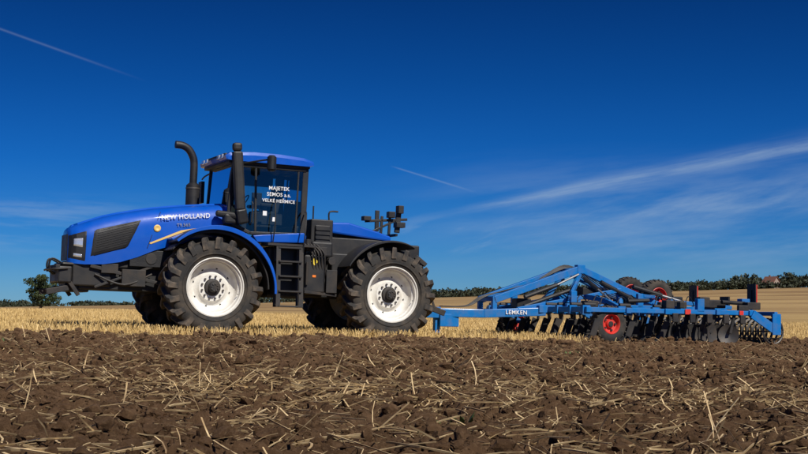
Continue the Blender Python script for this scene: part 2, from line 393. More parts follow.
# ================================================================ TRACTOR
T=empty('articulated_tractor',(OX,OY,-.21),(0,R(2.0),R(25)))
def wheel(pfx,u,v,side,Rt=1.06,hz=1.06):
    e=bpy.data.objects.new(pfx,None);col.objects.link(e);e.parent=T;e.location=(u,v,hz)
    e.rotation_euler=(0,random.uniform(0,.3),0 if side<0 else math.pi)
    half=[(-.33,.60),(-.375,.64),(-.40,.72),(-.405,.82),(-.385,.90),(-.345,.945),(-.2,.972),(0,.98)]
    prof=half+[(-y,r) for y,r in half[:-1][::-1]]
    add('tyre',lathev(prof,72),TYRE,e,True)
    add('sidewall_ring',lathev([(-.400,.68),(-.412,.69),(-.412,.705),(-.404,.715)],72),TYRE,e,True)
    parts=[];N=20
    for s in (-1,1):
        for i in range(N):
            th0=2*math.pi*(i+(.5 if s>0 else 0))/N
            st=[]
            for t,r,rb in ((0,Rt,.96),(.3,Rt,.95),(.6,Rt-.002,.94),(.86,Rt-.012,.92),(1.0,Rt-.045,.86),(1.03,Rt-.17,.80)):
                v_=s*(-.02+.44*min(t,1.0));
                th=th0+.25*(t**.85)
                wt=.031+.014*t;wb=wt+.014
                if t>1: v_=s*.425
                row=[]
                for rr,w in ((rb,-wb),(r,-wt),(r,wt),(rb,wb)):
                    a=th+w/rr; row.append((rr*math.cos(a),v_ if rr==r or t>1 else v_*.95,rr*math.sin(a)))
                st.append(row)
            V=[p for row in st for p in row];F=[]
            for j in range(len(st)-1):
                for q in range(3): F.append((j*4+q,j*4+q+1,j*4+4+q+1,j*4+4+q))
            F.append((0,1,2,3));F.append(tuple(len(V)-4+q for q in (3,2,1,0)))
            parts.append((V,F))
    add('tread_lugs',parts,TREAD,e,False,bev=.006)
    rim=[(-.345,.615),(-.375,.62),(-.38,.60),(-.345,.585),(-.335,.56),(-.26,.55),(-.24,.52),(-.14,.505),(-.10,.475),(-.06,.39),(-.085,.33),(-.15,.29),(-.155,.18)]
    add('rim',lathev(rim,64),WHITE,e,True,ang=40)
    add('rim_inner',lathev([(.37,.61),(.1,.53),(.0,.50),(-.05,.3)],48),WHITE,e,True)
    pp=[]
    for i in range(8):
        a=i*math.pi/4;pp.append(lathev([(-.074,.0001),(-.074,.024)],10,(.415*math.cos(a),0,.415*math.sin(a))))
    add('rim_slots',pp,GRILL,e)
    hub=[(-.16,.17),(-.20,.165),(-.21,.14),(-.21,.11),(-.30,.10),(-.315,.08),(-.315,.001)]
    add('hub',lathev(hub,32),STEEL,e,True)
    pp=[]
    for i in range(12):
        a=i*math.pi/6;c=(.235*math.cos(a),0,.235*math.sin(a));pp.append(lathev([(-.15,.022),(-.195,.022),(-.195,.0001)],6,c))
    for i in range(8):
        a=i*math.pi/4;c=(.07*math.cos(a),0,.07*math.sin(a));pp.append(lathev([(-.30,.014),(-.335,.014),(-.335,.0001)],6,c))
    add('wheel_bolts',pp,DSTEEL,e)
    add('valve',[tubev([(.53,-.30,0),(.50,-.36,0)],.008,6)],BLACK,e)
    return e
WB=4.05
wheel('front_wheel_near',0,-1.13,-1);wheel('front_wheel_far',0,1.13,1)
wheel('rear_wheel_near',WB,-1.13,-1);wheel('rear_wheel_far',WB,1.13,1)
add('axles',[lathev([(-.95,.0001),(-.95,.19),(.95,.19),(.95,.0001)],24,(u,0,1.06)) for u in (0,WB)]+[lathev([(-.34,.001),(-.34,.36),(.34,.36),(.34,.001)],20,(u,0,1.06)) for u in (0,WB)],STEEL,T,True)
add('front_frame',[boxv((-.6,0,1.2),(4.0,.8,.55)),boxv((-.9,0,1.65),(3.2,.95,.5)),boxv((-2.35,0,1.25),(.8,.95,.5))],BLACK,T,bev=.03)
add('rear_frame',[boxv((3.75,0,1.25),(3.0,.75,.6)),boxv((3.7,0,1.75),(2.4,1.0,.5)),boxv((5.0,0,1.3),(.6,.9,1.0))],BLACK,T,bev=.03)
add('articulation_joint',[lathev([(-.3,.001),(-.3,.22),(.3,.22),(.3,.001)],20,(2.0,0,1.15)),beamv((1.3,-.3,1.35),(2.5,-.45,1.25),.12,.12),beamv((1.3,.3,1.35),(2.5,.45,1.25),.12,.12),boxv((2.0,0,1.5),(.7,.4,.25))],STEEL,T,bev=.01)
add('steering_cylinders',[tubev([(1.2,-.62,1.0),(2.0,-.62,1.02)],.06),tubev([(2.0,-.62,1.02),(2.7,-.62,1.05)],.03)],DSTEEL,T,True)
hs=[(-2.85,.14,2.09,1.50),(-2.845,.32,2.16,1.48),(-2.80,.43,2.21,1.46),(-2.71,.50,2.26,1.45),(-2.52,.555,2.34,1.44),(-2.14,.58,2.48,1.46),(-1.8,.60,2.57,1.52),(-1.45,.615,2.65,1.64),(-1.09,.625,2.72,1.80),(-.7,.635,2.78,1.93),(-.3,.645,2.83,2.02),(.1,.65,2.87,2.1),(.42,.65,2.90,2.12)]
hu=np.array([h[0] for h in hs])
def hp(u): return [float(np.interp(u,hu,[h[i] for h in hs])) for i in (1,2,3)]
EX=3.4
def hv(u,z):
    w,zt,zb=hp(u);zm=zt-.55
    if z<=zm: return w*(1-.06*(zm-z))
    q=min(1,(z-zm)/(zt-zm));return w*(1-q**EX)**(1/EX)
us=[]
for i in range(len(hs)-1):
    us+=list(np.linspace(hs[i][0],hs[i+1][0],4)[:-1])
us.append(.42)
V=[];F=[];NP=34
for u in us:
    w,zt,zb=hp(u);zm=max(zb,zt-.55)
    sec=[]
    for i in range(6): z=zb+(zm-zb)*i/6;sec.append((hv(u,z),z))
    for i in range(NP//2-6+1):
        a=(math.pi/2)*i/(NP//2-6);q=math.sin(a)**(2/EX);z=zm+(zt-zm)*min(q,1);c=max(0,math.cos(a))**(2/EX);sec.append((hp(u)[0]*c,z))
    full=[(-v,z) for v,z in sec]+[(v,z) for v,z in sec[::-1][1:]]
    V+=[(u,v,z) for v,z in full]
n=len(full)
for i in range(len(us)-1):
    for k in range(n-1): F.append((i*n+k,i*n+k+1,(i+1)*n+k+1,(i+1)*n+k))
F.append(tuple(range(n)))
F.append(tuple((len(us)-1)*n+k for k in range(n)))
add('hood',(V,F),BLUE,T,True,ang=50)
V=[];F=[]
for i,u in enumerate(us):
    zt=hp(u)[1]
    for v,dz in ((-.24,-.012),(-.21,.022),(.21,.022),(.24,-.012)): V.append((u,v*(.5 if u<-2.7 else 1),zt+dz-(.03 if u<-2.75 else 0)))
for i in range(len(us)-1):
    for k in range(3): F.append((i*4+k,i*4+k+1,i*4+5+k,i*4+4+k))
add('hood_rib',(V,F),BLUE,T,True,ang=30)
def patch(name,c00,c10,c11,c01,off,mat,nu=14,nz=10,side=-1,thick=True):
    V=[];F=[]
    for i in range(nu+1):
        for j in range(nz+1):
            s=i/nu;t=j/nz
            a=[c00[k]*(1-s)+c10[k]*s for k in (0,1)];b_=[c01[k]*(1-s)+c11[k]*s for k in (0,1)]
            u=a[0]*(1-t)+b_[0]*t;z=a[1]*(1-t)+b_[1]*t
            edge=(i in (0,nu) or j in (0,nz))
            V.append((u,side*(hv(u,z)+(off if not(edge and thick) else -.01)),z))
    for i in range(nu):
        for j in range(nz):
            a=i*(nz+1)+j;F.append((a,a+1,a+nz+2,a+nz+1))
    add(name,(V,F),mat,T,True,ang=60)
for sd,nm in ((-1,'near'),(1,'far')):
    patch('side_grille_'+nm,(-2.44,1.58),(-1.66,1.80),(-1.36,2.46),(-2.38,2.18),.014,GRILL,side=sd)
    for k in range(11):
        t=(k+.8)/12
        a=(-2.42+.05*t,1.58+.60*t);b_=(-1.66+.30*t,1.80+.66*t)
        a2=(a[0],a[1]+.012);b2=(b_[0],b_[1]+.012)
        a=(a[0]+.04,a[1]);b_=(b_[0]-.04,b_[1]);a2=(a2[0]+.04,a2[1]);b2=(b2[0]-.04,b2[1])
        patch('grille_slat',a,b_,b2,a2,.021,GRILL,nz=2,side=sd)
    patch('hood_stripe_'+nm,(-1.18,1.93),(-.55,2.20),(-.55,2.255),(-1.22,1.95),.010,GOLD,nz=3,side=sd,thick=False)
    patch('hood_stripe_rear_'+nm,(-.55,2.20),(.38,2.415),(.38,2.435),(-.55,2.255),.010,GOLD,nz=3,side=sd,thick=False)
    patch('front_grille_'+nm,(-2.848,1.54),(-2.51,1.47),(-2.50,2.17),(-2.845,2.05),.012,GRILL,nu=24,side=sd)
    patch('headlight_'+nm,(-2.76,1.80),(-2.57,1.76),(-2.57,2.01),(-2.76,1.98),.022,LAMP,side=sd,nz=6)
    patch('headlight_low_'+nm,(-2.76,1.58),(-2.58,1.56),(-2.58,1.66),(-2.76,1.68),.022,LAMP,side=sd,nz=4)
add('nose_grille',[boxv((-2.852,0,1.79),(.02,.62,.54))],GRILL,T,bev=.01)
add('hood_badge',[lathev([(0,.001),(-.012,.055),(0,.075)],20,(-1.06,-.64,2.27))],GOLD,T,True)
text('hood_lettering','NEW HOLLAND',.14,(-.46,-.668,2.51),(R(90),R(-6),0),T,LETTER)
text('model_lettering','T9.565',.10,(-.50,-.662,2.34),(R(90),R(-6),0),T,GREY)
add('hood_seam',[beamv((-1.25,-.628,1.85),(-1.0,-.60,2.62),.008,.012)],GRILL,T)
add('front_bumper',[boxv((-2.90,0,1.22),(.28,1.0,.34)),boxv((-2.62,0,1.02),(.5,.7,.3)),boxv((-2.82,0,1.44),(.3,.95,.06))],BLACK,T,bev=.03)
add('front_linkage',[beamv((-2.8,s*.38,.95),(-3.25,s*.42,.85),.08,.12) for s in(-1,1)]+[beamv((-2.6,s*.45,.8),(-3.0,s*.45,1.35),.06,.08) for s in(-1,1)]+[beamv((-3.05,-.5,1.38),(-3.05,.5,1.38),.09,.07),beamv((-2.8,0,1.45),(-3.2,0,1.30),.07,.07)],STEEL,T,bev=.01)
add('front_hoses',[tubev(cr([(-2.9,v,1.45),(-3.12,v,1.55),(-3.16,v*.8,1.35),(-3.0,v*.6,1.2)],5),.016,6) for v in (-.2,-.12,.1,.2)],BLACK,T,True)
add('grab_bar',[tubev(cr([(-2.85,-.52,1.35),(-3.15,-.5,1.32),(-3.2,-.1,1.32),(-3.15,.5,1.32)],4),.022,8)],STEEL,T,True)
add('engine_side_parts',[beamv((-2.4,-.52,1.42),(-.9,-.55,1.1),.05,.07),beamv((-2.3,-.53,.98),(-1.0,-.55,1.5),.05,.05),boxv((-1.5,-.5,1.2),(.5,.2,.35)),boxv((-2.0,-.48,1.38),(.35,.15,.2)),lathev([(-.6,.001),(-.6,.12),(-.4,.12)],18,(-1.15,0,1.62))]+[tubev(cr([(-2.3,-.5,1.25),(-1.7,-.62,1.05),(-1.1,-.5,1.3)],5),.025,6)],STEEL,T,bev=.008)
add('air_grille_low',[boxv((-1.15,-.56,1.62),(.9,.05,.35))],GRILL,T,bev=.01)
def fender(name,cu,a0,a1,r0,r1,v0,v1,th,mat,lipmat,lipw,lips=.07):
    V=[];F=[];n=36
    for i in range(n+1):
        t=i/n;a=R(a0+(a1-a0)*t);r=r0+(r1-r0)*t
        for rr,v in ((r,v0),(r,v1),(r-th,v1),(r-th,v0)): V.append((cu+rr*math.cos(a),v,1.06+rr*math.sin(a)))
    for i in range(n):
        for k in range(4): F.append((i*4+k,i*4+(k+1)%4,i*4+4+(k+1)%4,i*4+4+k))
    F+= [(0,1,2,3),tuple(n*4+k for k in (3,2,1,0))]
    add(name,(V,F),mat,T,True,ang=40)
    V=[];F=[]
    for i in range(n+1):
        t=i/n;a=R(a0+(a1-a0)*t);r=r0+(r1-r0)*t+.012
        w=lips*(.6+.6*math.sin(math.pi*min(1,t*1.1)))
        for rr,v in ((r,v0-lipw),(r,v0+.02),(r-w,v0+.02),(r-w,v0-lipw)): V.append((cu+rr*math.cos(a),v,1.06+rr*math.sin(a)))
    for i in range(n):
        for k in range(4): F.append((i*4+k,i*4+(k+1)%4,i*4+4+(k+1)%4,i*4+4+k))
    F+= [(0,1,2,3),tuple(n*4+k for k in (3,2,1,0))]
    add(name+'_lip',(V,F),lipmat,T,True,ang=40,bev=.01)
fender('front_fender_near',0,132,-4,1.25,1.36,-1.42,-.55,.035,BLACK,BLUE,.035,.085)
fender('front_fender_far',0,132,-4,1.25,1.36,1.42,.55,.035,BLACK,BLUE,-.035,.075)
fender('front_fender_inner_near',0,140,0,1.17,1.23,-1.30,-.55,.03,BLACK,BLACK,.03,.06)
fender('rear_fender_near',WB,150,62,1.17,1.20,-1.38,-.5,.03,BLACK,BLACK,.03,.05)
fender('rear_fender_far',WB,150,62,1.17,1.20,1.38,.5,.03,BLACK,BLACK,-.03,.05)
add('side_cowl',[prismv([(-.85,2.06),(-.4,2.26),(.1,2.36),(.5,2.36),(.5,2.2),(.1,2.28),(-.4,2.18),(-.8,2.00)],-1.0,-.62)],BLUE,T,bev=.02)
RC=2.14
add('cab_floor',[boxv((1.27,0,2.14),(1.62,1.6,.14)),boxv((.62,0,2.35),(.5,1.5,.5)),boxv((2.0,0,2.32),(.2,1.6,.34))],BLACK,T,bev=.02)
lp=[(1.05,2.08),(2.16,2.12),(2.18,2.28),(2.12,2.34),(1.20,2.25),(.95,2.22)]
add('cab_lower_panel',[prismv(lp,-.95,-.80),prismv(lp,.80,.95)],BLUE,T,bev=.02)
posts=[]
for s in (-1,1):
    y=s*.88;posts+=[beamv((.42,s*.80,2.5),(.50,s*.84,3.80),.07,.09,(1,0,0)),beamv((RC-.03,s*.84,2.28),(RC,s*.84,3.80),.09,.13,(1,0,0)),
      beamv((1.94,y,2.26),(1.97,y,3.80),.03,.04,(1,0,0)),beamv((.48,y,3.74),(RC,y,3.74),.06,.10),beamv((.42,y*.97,2.5),(.9,y,2.27),.05,.07),beamv((.9,y,2.27),(RC,y,2.30),.05,.07),
      beamv((1.02,y,2.30),(.98,y,3.74),.04,.05,(1,0,0))]
posts+=[beamv((.42,-.84,2.5),(.42,.84,2.5),.06,.06),beamv((.5,-.84,3.77),(.5,.84,3.77),.06,.08),beamv((RC,-.84,3.77),(RC,.84,3.77),.06,.08),beamv((RC-.04,-.84,2.3),(RC-.04,.84,2.3),.06,.08)]
add('cab_frame',posts,BLACK,T,bev=.012)
gp=[]
for s in (-1,1):
    y=s*.875
    gp.append(([(.47,y,2.50),(.52,y,3.76),(RC-.02,y,3.76),(RC-.04,y,2.3),(.9,y,2.3)],[(0,1,2,3,4)]))
gp.append(([(.40,-.82,2.5),(.40,.82,2.5),(.49,.84,3.78),(.49,-.84,3.78)],[(0,1,2,3)]))
gp.append(([(RC-.02,-.82,2.35),(RC-.02,.82,2.35),(RC+.02,.84,3.78),(RC+.02,-.84,3.78)],[(0,1,2,3)]))
V,F=merge(gp);raw('cab_windows',V,F,GLASS,T)
rp=[(.28,3.82),(.26,3.90),(.36,3.98),(.9,4.03),(1.5,4.03),(2.05,3.99),(2.27,3.92),(2.29,3.84),(2.2,3.80),(.45,3.80)]
V=[];F=[];n=len(rp)
for v,sc in ((-1.00,.80),(-.975,.93),(-.88,1.0),(.88,1.0),(.975,.93),(1.0,.80)):
    for u,z in rp: V.append((1.27+(u-1.27)*(.96 if sc<.9 else 1),v,3.80+(z-3.80)*sc*(.78 if sc<.9 else 1)))
for i in range(5):
    for k in range(n): F.append((i*n+k,i*n+(k+1)%n,(i+1)*n+(k+1)%n,(i+1)*n+k))
F+=[tuple(range(n)),tuple(5*n+k for k in range(n))]
add('cab_roof',(V,F),BLUE,T,True,ang=45)
add('roof_underside',[boxv((1.28,0,3.785),(1.86,1.90,.07))],BLACK,T,bev=.02)
add('work_lights',[boxv((.27,v,3.90),(.06,.16,.09)) for v in(-.7,-.45,.45,.7)]+[boxv((2.30,v,3.90),(.06,.16,.09)) for v in(-.7,.7)],LAMP,T,bev=.01)
add('roof_lamps_housing',[boxv((.50,-1.0,3.86),(.14,.08,.1)),boxv((.31,0,3.9),(.07,1.7,.13))],BLACK,T,bev=.015)
add('operator_seat',[boxv((1.45,.0,2.75),(.5,.5,.16)),beamv((1.68,0,2.78),(1.80,0,3.40),.48,.14,(1,0,0)),boxv((1.82,0,3.52),(.1,.26,.18)),boxv((1.4,-.34,2.95),(.4,.1,.08)),boxv((1.4,.34,2.95),(.4,.1,.08)),boxv((1.45,0,2.45),(.35,.35,.5))],SEAT,T,bev=.04)
sw=[]
for i in range(25):
    a=2*math.pi*i/24;sw.append((1.0+.11*math.cos(a),.2*math.sin(a),3.0+.17*math.cos(a)))
add('steering_wheel',[tubev(sw,.016,6),tubev([(.75,0,2.4),(1.0,0,3.0)],.05,8),boxv((.72,0,2.75),(.22,.5,.35)),boxv((1.15,-.5,3.05),(.22,.06,.28)),tubev([(1.3,-.45,2.7),(1.15,-.48,3.0)],.02,6),boxv((1.85,.50,2.75),(.4,.5,.8)),boxv((1.35,-.55,2.62),(.7,.22,.25)),boxv((1.2,.6,2.6),(1.0,.3,.4)),beamv((1.0,.86,2.3),(1.0,.86,3.7),.08,.1,(1,0,0))],BLACK,T,bev=.01)
add('sun_visor',[boxv((.56,0,3.62),(.03,1.5,.24)),boxv((1.3,.80,3.60),(1.3,.02,.26))],GRILL,T)
for k,(tx,sz) in enumerate((('MAJETEK',.115),('SEMOS a.s.',.115),('VELKÉ HEŘMICE',.100))):
    text('window_lettering_%d'%k,tx,sz,(1.52,-.905,3.24-.135*k),(R(90),0,0),T,LETTER,.002)
add('window_sticker',[boxv((1.22,-.885,2.72),(.09,.004,.10)),boxv((1.42,-.885,2.60),(.07,.004,.09))],LETTER,T)
add('handrails',[tubev(cr([(1.38,-1.0,2.0),(1.40,-1.08,2.5),(1.42,-1.0,2.9),(1.45,-.92,3.0)],5),.014,8),tubev(cr([(2.0,-1.25,1.9),(2.03,-1.28,2.4),(2.1,-1.1,2.75),(2.13,-.95,2.8)],5),.016,8),tubev([(.9,-.90,2.45),(.9,-.96,2.5),(.92,-.96,2.9),(.92,-.90,2.95)],.016,8)],BLACK,T,True)
add('exhaust_stack',[tubev([(.02,.62,2.7),(.02,.62,3.36)],.155,18),tubev([(.02,.62,3.36),(.02,.62,3.42)],[.155,.09],18),tubev(cr([(.02,.62,3.4),(.02,.62,3.85),(-.02,.62,4.02),(-.12,.62,4.17),(-.26,.62,4.24),(-.42,.62,4.25)],6),.085,16)],BLACK,T,True)
add('exhaust_clamps',[tubev([(.02,.62,z),(.02,.62,z+.03)],.165,18) for z in (2.85,3.28)],DSTEEL,T,True)
add('intake_stack',[beamv((.62,-1.02,2.72),(.50,-1.02,4.0),.19,.22,(1,0,0)),beamv((.50,-1.02,4.0),(.49,-1.02,4.18),.17,.20,(1,0,0)),beamv((.62,-1.02,2.78),(.70,-.98,2.45),.19,.24,(1,0,0)),beamv((.70,-1.0,2.60),(.15,-.78,2.66),.17,.14),boxv((.45,-.85,2.55),(.3,.25,.22))],BLACK,T,bev=.05)
add('mirror_near',[tubev(cr([(.6,-.95,3.74),(.9,-1.2,3.80),(1.15,-1.42,3.84)],4),.02,8),tubev([(1.15,-1.42,3.92),(1.15,-1.42,3.88),(1.15,-1.42,3.62),(1.15,-1.42,3.58)],[.06,.10,.10,.06],14)],BLACK,T,True)
add('mirror_far',[tubev(cr([(.5,.9,3.7),(.45,1.2,3.65),(.45,1.42,3.6)],4),.02,8),boxv((.45,1.45,3.3),(.08,.26,.5))],BLACK,T,bev=.02)
st=[]
for z,dv in ((.72,0),(1.04,.0),(1.36,.0),(1.68,.04),(1.98,.1)):
    st.append(boxv((1.70,-1.22+dv,z),(.52,.30,.035)))
for u in (1.44,1.96): st+=[beamv((u,-1.34,.70),(u,-1.24,2.0),.025,.10,(1,0,0)),beamv((u,-1.10,.70),(u,-1.02,2.0),.025,.06,(1,0,0))]
add('access_steps',st,STEEL,T,bev=.004)
add('platform',[boxv((1.75,-1.0,2.04),(1.1,.5,.05))],STEEL,T)
add('fuel_tank',[boxv((1.75,-.72,1.45),(.9,.5,1.1)),boxv((2.35,-.85,1.45),(.5,.5,.85)),boxv((2.55,-.7,2.0),(.5,.6,.35))],BLACK,T,bev=.05)
add('cab_rear_box',[boxv((2.62,0,2.25),(.52,1.5,.86)),boxv((2.62,-.78,2.25),(.36,.05,.6))],BLACK,T,bev=.04)
add('radiator_screen',[boxv((2.62,-.815,2.05+.1*k),(.34,.03,.03)) for k in range(5)],BLACK,T)
add('side_clutter',[tubev([(2.2,-1.0,1.95),(2.2,-1.0,2.2)],.07,10),boxv((2.5,-1.02,1.95),(.22,.2,.18)),tubev([(2.15,-1.13,1.2),(2.15,-1.13,1.7)],.03,8),boxv((2.75,-.95,1.3),(.25,.3,.5)),beamv((2.1,-1.12,1.05),(2.9,-1.0,1.0),.06,.06),tubev([(2.75,-.9,1.75),(2.75,-1.1,1.75)],.09,12)]+[tubev(cr([(2.1+.07*k,-1.05,2.1),(2.25+.07*k,-1.15,1.9),(2.3+.07*k,-1.1,1.6),(2.5+.05*k,-1.0,1.2)],5),.018,6) for k in range(5)],STEEL,T,bev=.006)
add('rear_deck',[prismv([(2.88,2.64),(3.3,2.66),(4.0,2.50),(4.35,2.40),(4.35,2.28),(2.88,2.40)],-.66,.66)],BLUE,T,bev=.04)
add('rear_body',[boxv((3.65,0,2.1),(1.6,1.26,.42)),boxv((3.3,-.45,1.7),(.8,.5,.5)),boxv((4.9,0,2.0),(.6,.8,.5))],BLACK,T,bev=.03)
add('deck_rail',[tubev(cr([(2.8,-.68,2.68),(2.8,-.7,2.86),(3.0,-.7,2.88)],4),.02,8),tubev([(2.45,-.6,2.68),(2.45,-.6,2.98)],.018,8)],BLACK,T,True)
add('rear_light_bracket',[beamv((3.7,-.62,2.72),(4.75,-.62,2.82),.05,.06),beamv((4.1,-.62,2.45),(4.12,-.62,2.86),.05,.06),beamv((4.30,-.62,2.45),(4.32,-.62,2.95),.05,.06),beamv((4.50,-.62,2.5),(4.54,-.62,3.08),.07,.12),beamv((4.5,-.62,2.45),(4.5,.62,2.45),.06,.06),boxv((4.54,-.66,3.03),(.13,.18,.18)),boxv((4.32,-.66,2.90),(.16,.16,.14)),boxv((4.56,-.62,2.68),(.22,.2,.12)),boxv((3.72,-.64,2.78),(.18,.18,.10)),beamv((4.54,.62,2.6),(4.54,.62,3.1),.06,.10),beamv((3.9,-.62,2.5),(4.5,-.62,2.8),.04,.05)],BLACK,T,bev=.01)
add('rear_linkage',[beamv((5.0,s*.35,1.0),(5.85,s*.5,.70),.09,.13) for s in(-1,1)]+[beamv((5.2,s*.4,1.9),(5.6,s*.48,.8),.05,.05) for s in(-1,1)]+[beamv((5.1,s*.38,2.0),(5.35,s*.45,1.8),.1,.1) for s in(-1,1)]+[boxv((5.25,0,.72),(.7,.25,.1))],STEEL,T,bev=.01)
raw('warning_diamond',*boxv((0,0,0),(.12,.006,.12)),YEL,T,loc=(2.33,-1.105,1.72),rot=(0,R(45),0))
add('side_reflector',[boxv((2.33,-1.105,1.4),(.08,.01,.05))],ORANGE,T)
add('hydraulic_hoses',[tubev(cr([(1.3,-.5+.05*k,1.9),(1.9,-.55+.05*k,1.75-.03*k),(2.4,-.5+.05*k,1.95),(2.7,-.4,1.8)],6),.022,6) for k in range(4)]+[tubev(cr([(5.0,-.15+.08*k,1.3),(5.4,-.15+.08*k,.95+.04*k),(5.9,-.08+.05*k,.80),(6.5,-.05+.04*k,.78)],6),.013,6) for k in range(4)],BLACK,T,True)
# ================================================================ CULTIVATOR
C=empty('disc_cultivator',(.673,30.81,-.27),(0,R(1.43),R(25)))
add('drawbar',[beamv((-.1,0,.58),(1.2,s*.28,.58),.16,.20) for s in(-1,1)]+[beamv((1.2,s*.28,.58),(2.7,s*.62,.66),.16,.20) for s in(-1,1)]+[boxv((-.1,0,.58),(.5,.26,.26)),boxv((1.2,0,.58),(.16,.7,.18)),boxv((.35,-.16,.40),(.5,.06,.3)),boxv((.1,0,.34),(.14,.14,.5))],IBLUE,C,bev=.015)
add('main_frame',[beamv((2.5,s*.62,.72),(8.0,s*.62,.78),.16,.18) for s in(-1,1)]+[beamv((p,-2.4,.72),(p,2.4,.72),.13,.13) for p in (2.8,3.9,5.0)]+[beamv((p,-2.4,.74),(p,2.4,.74),.13,.13) for p in (6.5,7.5)]+[beamv((2.8,s*2.3,.72),(7.5,s*2.3,.74),.10,.11) for s in(-1,1)]+[beamv((2.8,s*1.4,.80),(7.5,s*1.4,.82),.10,.12) for s in(-1,1)],IBLUE,C,bev=.012)
up=[]
for s in (-1,1):
    up+=[beamv((1.45,s*.35,.92),(3.85,s*.35,1.74),.13,.17),beamv((3.85,s*.35,1.74),(4.9,s*.45,1.32),.13,.16),beamv((4.9,s*.45,1.32),(6.2,s*.6,.85),.12,.15),
         beamv((1.45,s*.35,.60),(1.45,s*.35,.98),.10,.12),
         beamv((3.3,s*.6,.75),(3.85,s*.36,1.68),.10,.12),beamv((4.9,s*.6,.78),(4.9,s*.45,1.3),.10,.12),beamv((2.0,s*.5,.7),(4.9,s*.6,1.25),.09,.10),
         beamv((3.9,s*.6,1.05),(3.9,s*1.5,.95),.10,.12),beamv((3.9,s*1.5,.95),(3.9,s*2.1,.76),.10,.10),beamv((5.4,s*.6,1.0),(5.4,s*1.6,.80),.1,.1),
         boxv((3.85,s*.35,1.73),(.22,.16,.22)),boxv((4.9,s*1.4,.98),(.16,.10,.34)),boxv((3.0,s*1.4,.98),(.16,.10,.36))]
up+=[beamv((3.85,-.4,1.70),(3.85,.4,1.70),.11,.11),beamv((4.9,-.5,1.28),(4.9,.5,1.28),.1,.1),beamv((1.45,-.4,.94),(1.45,.4,.94),.1,.12),
     beamv((6.2,-.8,1.0),(8.0,-1.0,.88),.1,.1),beamv((6.2,.8,1.0),(8.0,1.0,.88),.1,.1),boxv((6.0,-2.3,.9),(.2,.12,.3)),
     beamv((2.9,-1.4,1.0),(3.7,-.5,1.45),.07,.08),beamv((5.0,-1.4,1.1),(5.9,-.6,1.1),.07,.08),boxv((7.9,-1.6,.98),(.25,.2,.25))]
add('folding_frame',up,IBLUE,C,bev=.012)
add('valve_blocks',[boxv((6.9,-1.7,.95),(.5,.3,.2)),boxv((7.3,-2.3,.86),(.3,.10,.14)),boxv((5.3,-2.0,.90),(.25,.2,.2)),boxv((6.4,-1.9,.98),(.3,.2,.25)),boxv((7.7,-2.1,.92),(.4,.3,.18)),boxv((3.2,-1.8,.86),(.3,.3,.15))]+[boxv((5.2+.5*k,-2.42,.58),(.16,.06,.22)) for k in range(5)]+[boxv((6.0,-1.6+.4*k,.90),(.2,.16,.16)) for k in range(5)],STEEL,C,bev=.02)
add('hydraulic_cylinders',[tubev([(2.2,s*.5,1.0),(3.1,s*.5,1.32)],.055) for s in(-1,1)]+[tubev([(3.9,s*.5,1.5),(3.9,s*1.1,1.22)],.055) for s in(-1,1)]+[tubev([(5.4,s*.4,1.35),(6.2,s*.5,1.15)],.06) for s in(-1,1)]+[tubev([(6.9,-2.0,1.0),(7.6,-2.0,.98)],.05),tubev([(4.2,-1.9,.95),(4.8,-1.9,.98)],.05),tubev([(4.3,-.6,1.42),(5.3,-.6,1.0)],.06),tubev([(2.2,-.48,.78),(3.6,-.52,1.25)],.05)],BLACK,C,True)
add('piston_rods',[tubev([(3.1,s*.5,1.32),(3.75,s*.45,1.6)],.025) for s in(-1,1)]+[tubev([(3.9,s*1.1,1.22),(3.9,s*1.6,.98)],.025) for s in(-1,1)]+[tubev([(6.2,s*.5,1.15),(6.8,s*.6,1.0)],.03) for s in(-1,1)],GREY,C,True)
hz=[]
for k in range(6):
    hz.append(tubev(cr([(.2,.03*k-.08,.73),(.9,.03*k-.08,.76),(1.45,.05*k-.1,1.03),(2.6,.06*k-.15,1.36-.02*k),(3.7,.06*k-.15,1.78+.012*k),(4.4,.1*k-.2,1.5),(5.2,.2*k-.4,1.1),(6.0,.2*k-.6,1.15-.03*k),(6.6,-.5+.1*k,.9)],6),.014,6))
for k in range(16):
    p=random.uniform(2.8,7.2);v=random.uniform(-2.2,0);hz.append(tubev(cr([(p,v,.82),(p+.2,v+.1,1.0+random.random()*.15),(p+.5,v+.3,.98),(p+.7,v+.5,.82)],5),.014,6))
add('hoses',hz,BLACK,C,True)
add('boxes_and_tools',[boxv((4.3,.0,1.15),(.5,.4,.3)),boxv((5.6,-.2,1.0),(.4,.5,.3)),boxv((2.4,0,.85),(.4,.3,.25)),boxv((7.0,.3,1.0),(.5,.6,.3)),boxv((6.1,-1.2,.92),(.3,.4,.2))],BLACK,C,bev=.03)
tn=[];sh=[];br=[]
for row,p in enumerate((2.8,3.9,5.0)):
    for k in range(9):
        v=-2.25+k*.56+(row%3)*.18
        if v>2.38: continue
        pts=cr([(p,v,.80),(p+.28,v,.78),(p+.42,v,.55),(p+.30,v,.30),(p+.08,v,.08),(p-.05,v,-.05)],4)
        for a,b_ in zip(pts[:-1],pts[1:]): tn.append(beamv(a,b_,.035,.075,(0,1,0)))
        sh.append(beamv((p+.13,v,.14),(p-.08,v,-.06),.12,.02,(1,0,0)))
        br.append(boxv((p,v,.72),(.2,.09,.2)))
        tn.append(tubev([(p-.05,v,.84),(p+.25,v,.84)],.05,8))
        tn.append(beamv((p+.30,v-.06,.50),(p+.16,v-.06,.12),.02,.16,(1,0,0)))
add('tines',tn,STEEL,C);add('tine_shares',sh,STEEL,C);add('tine_brackets',br,IBLUE,C)
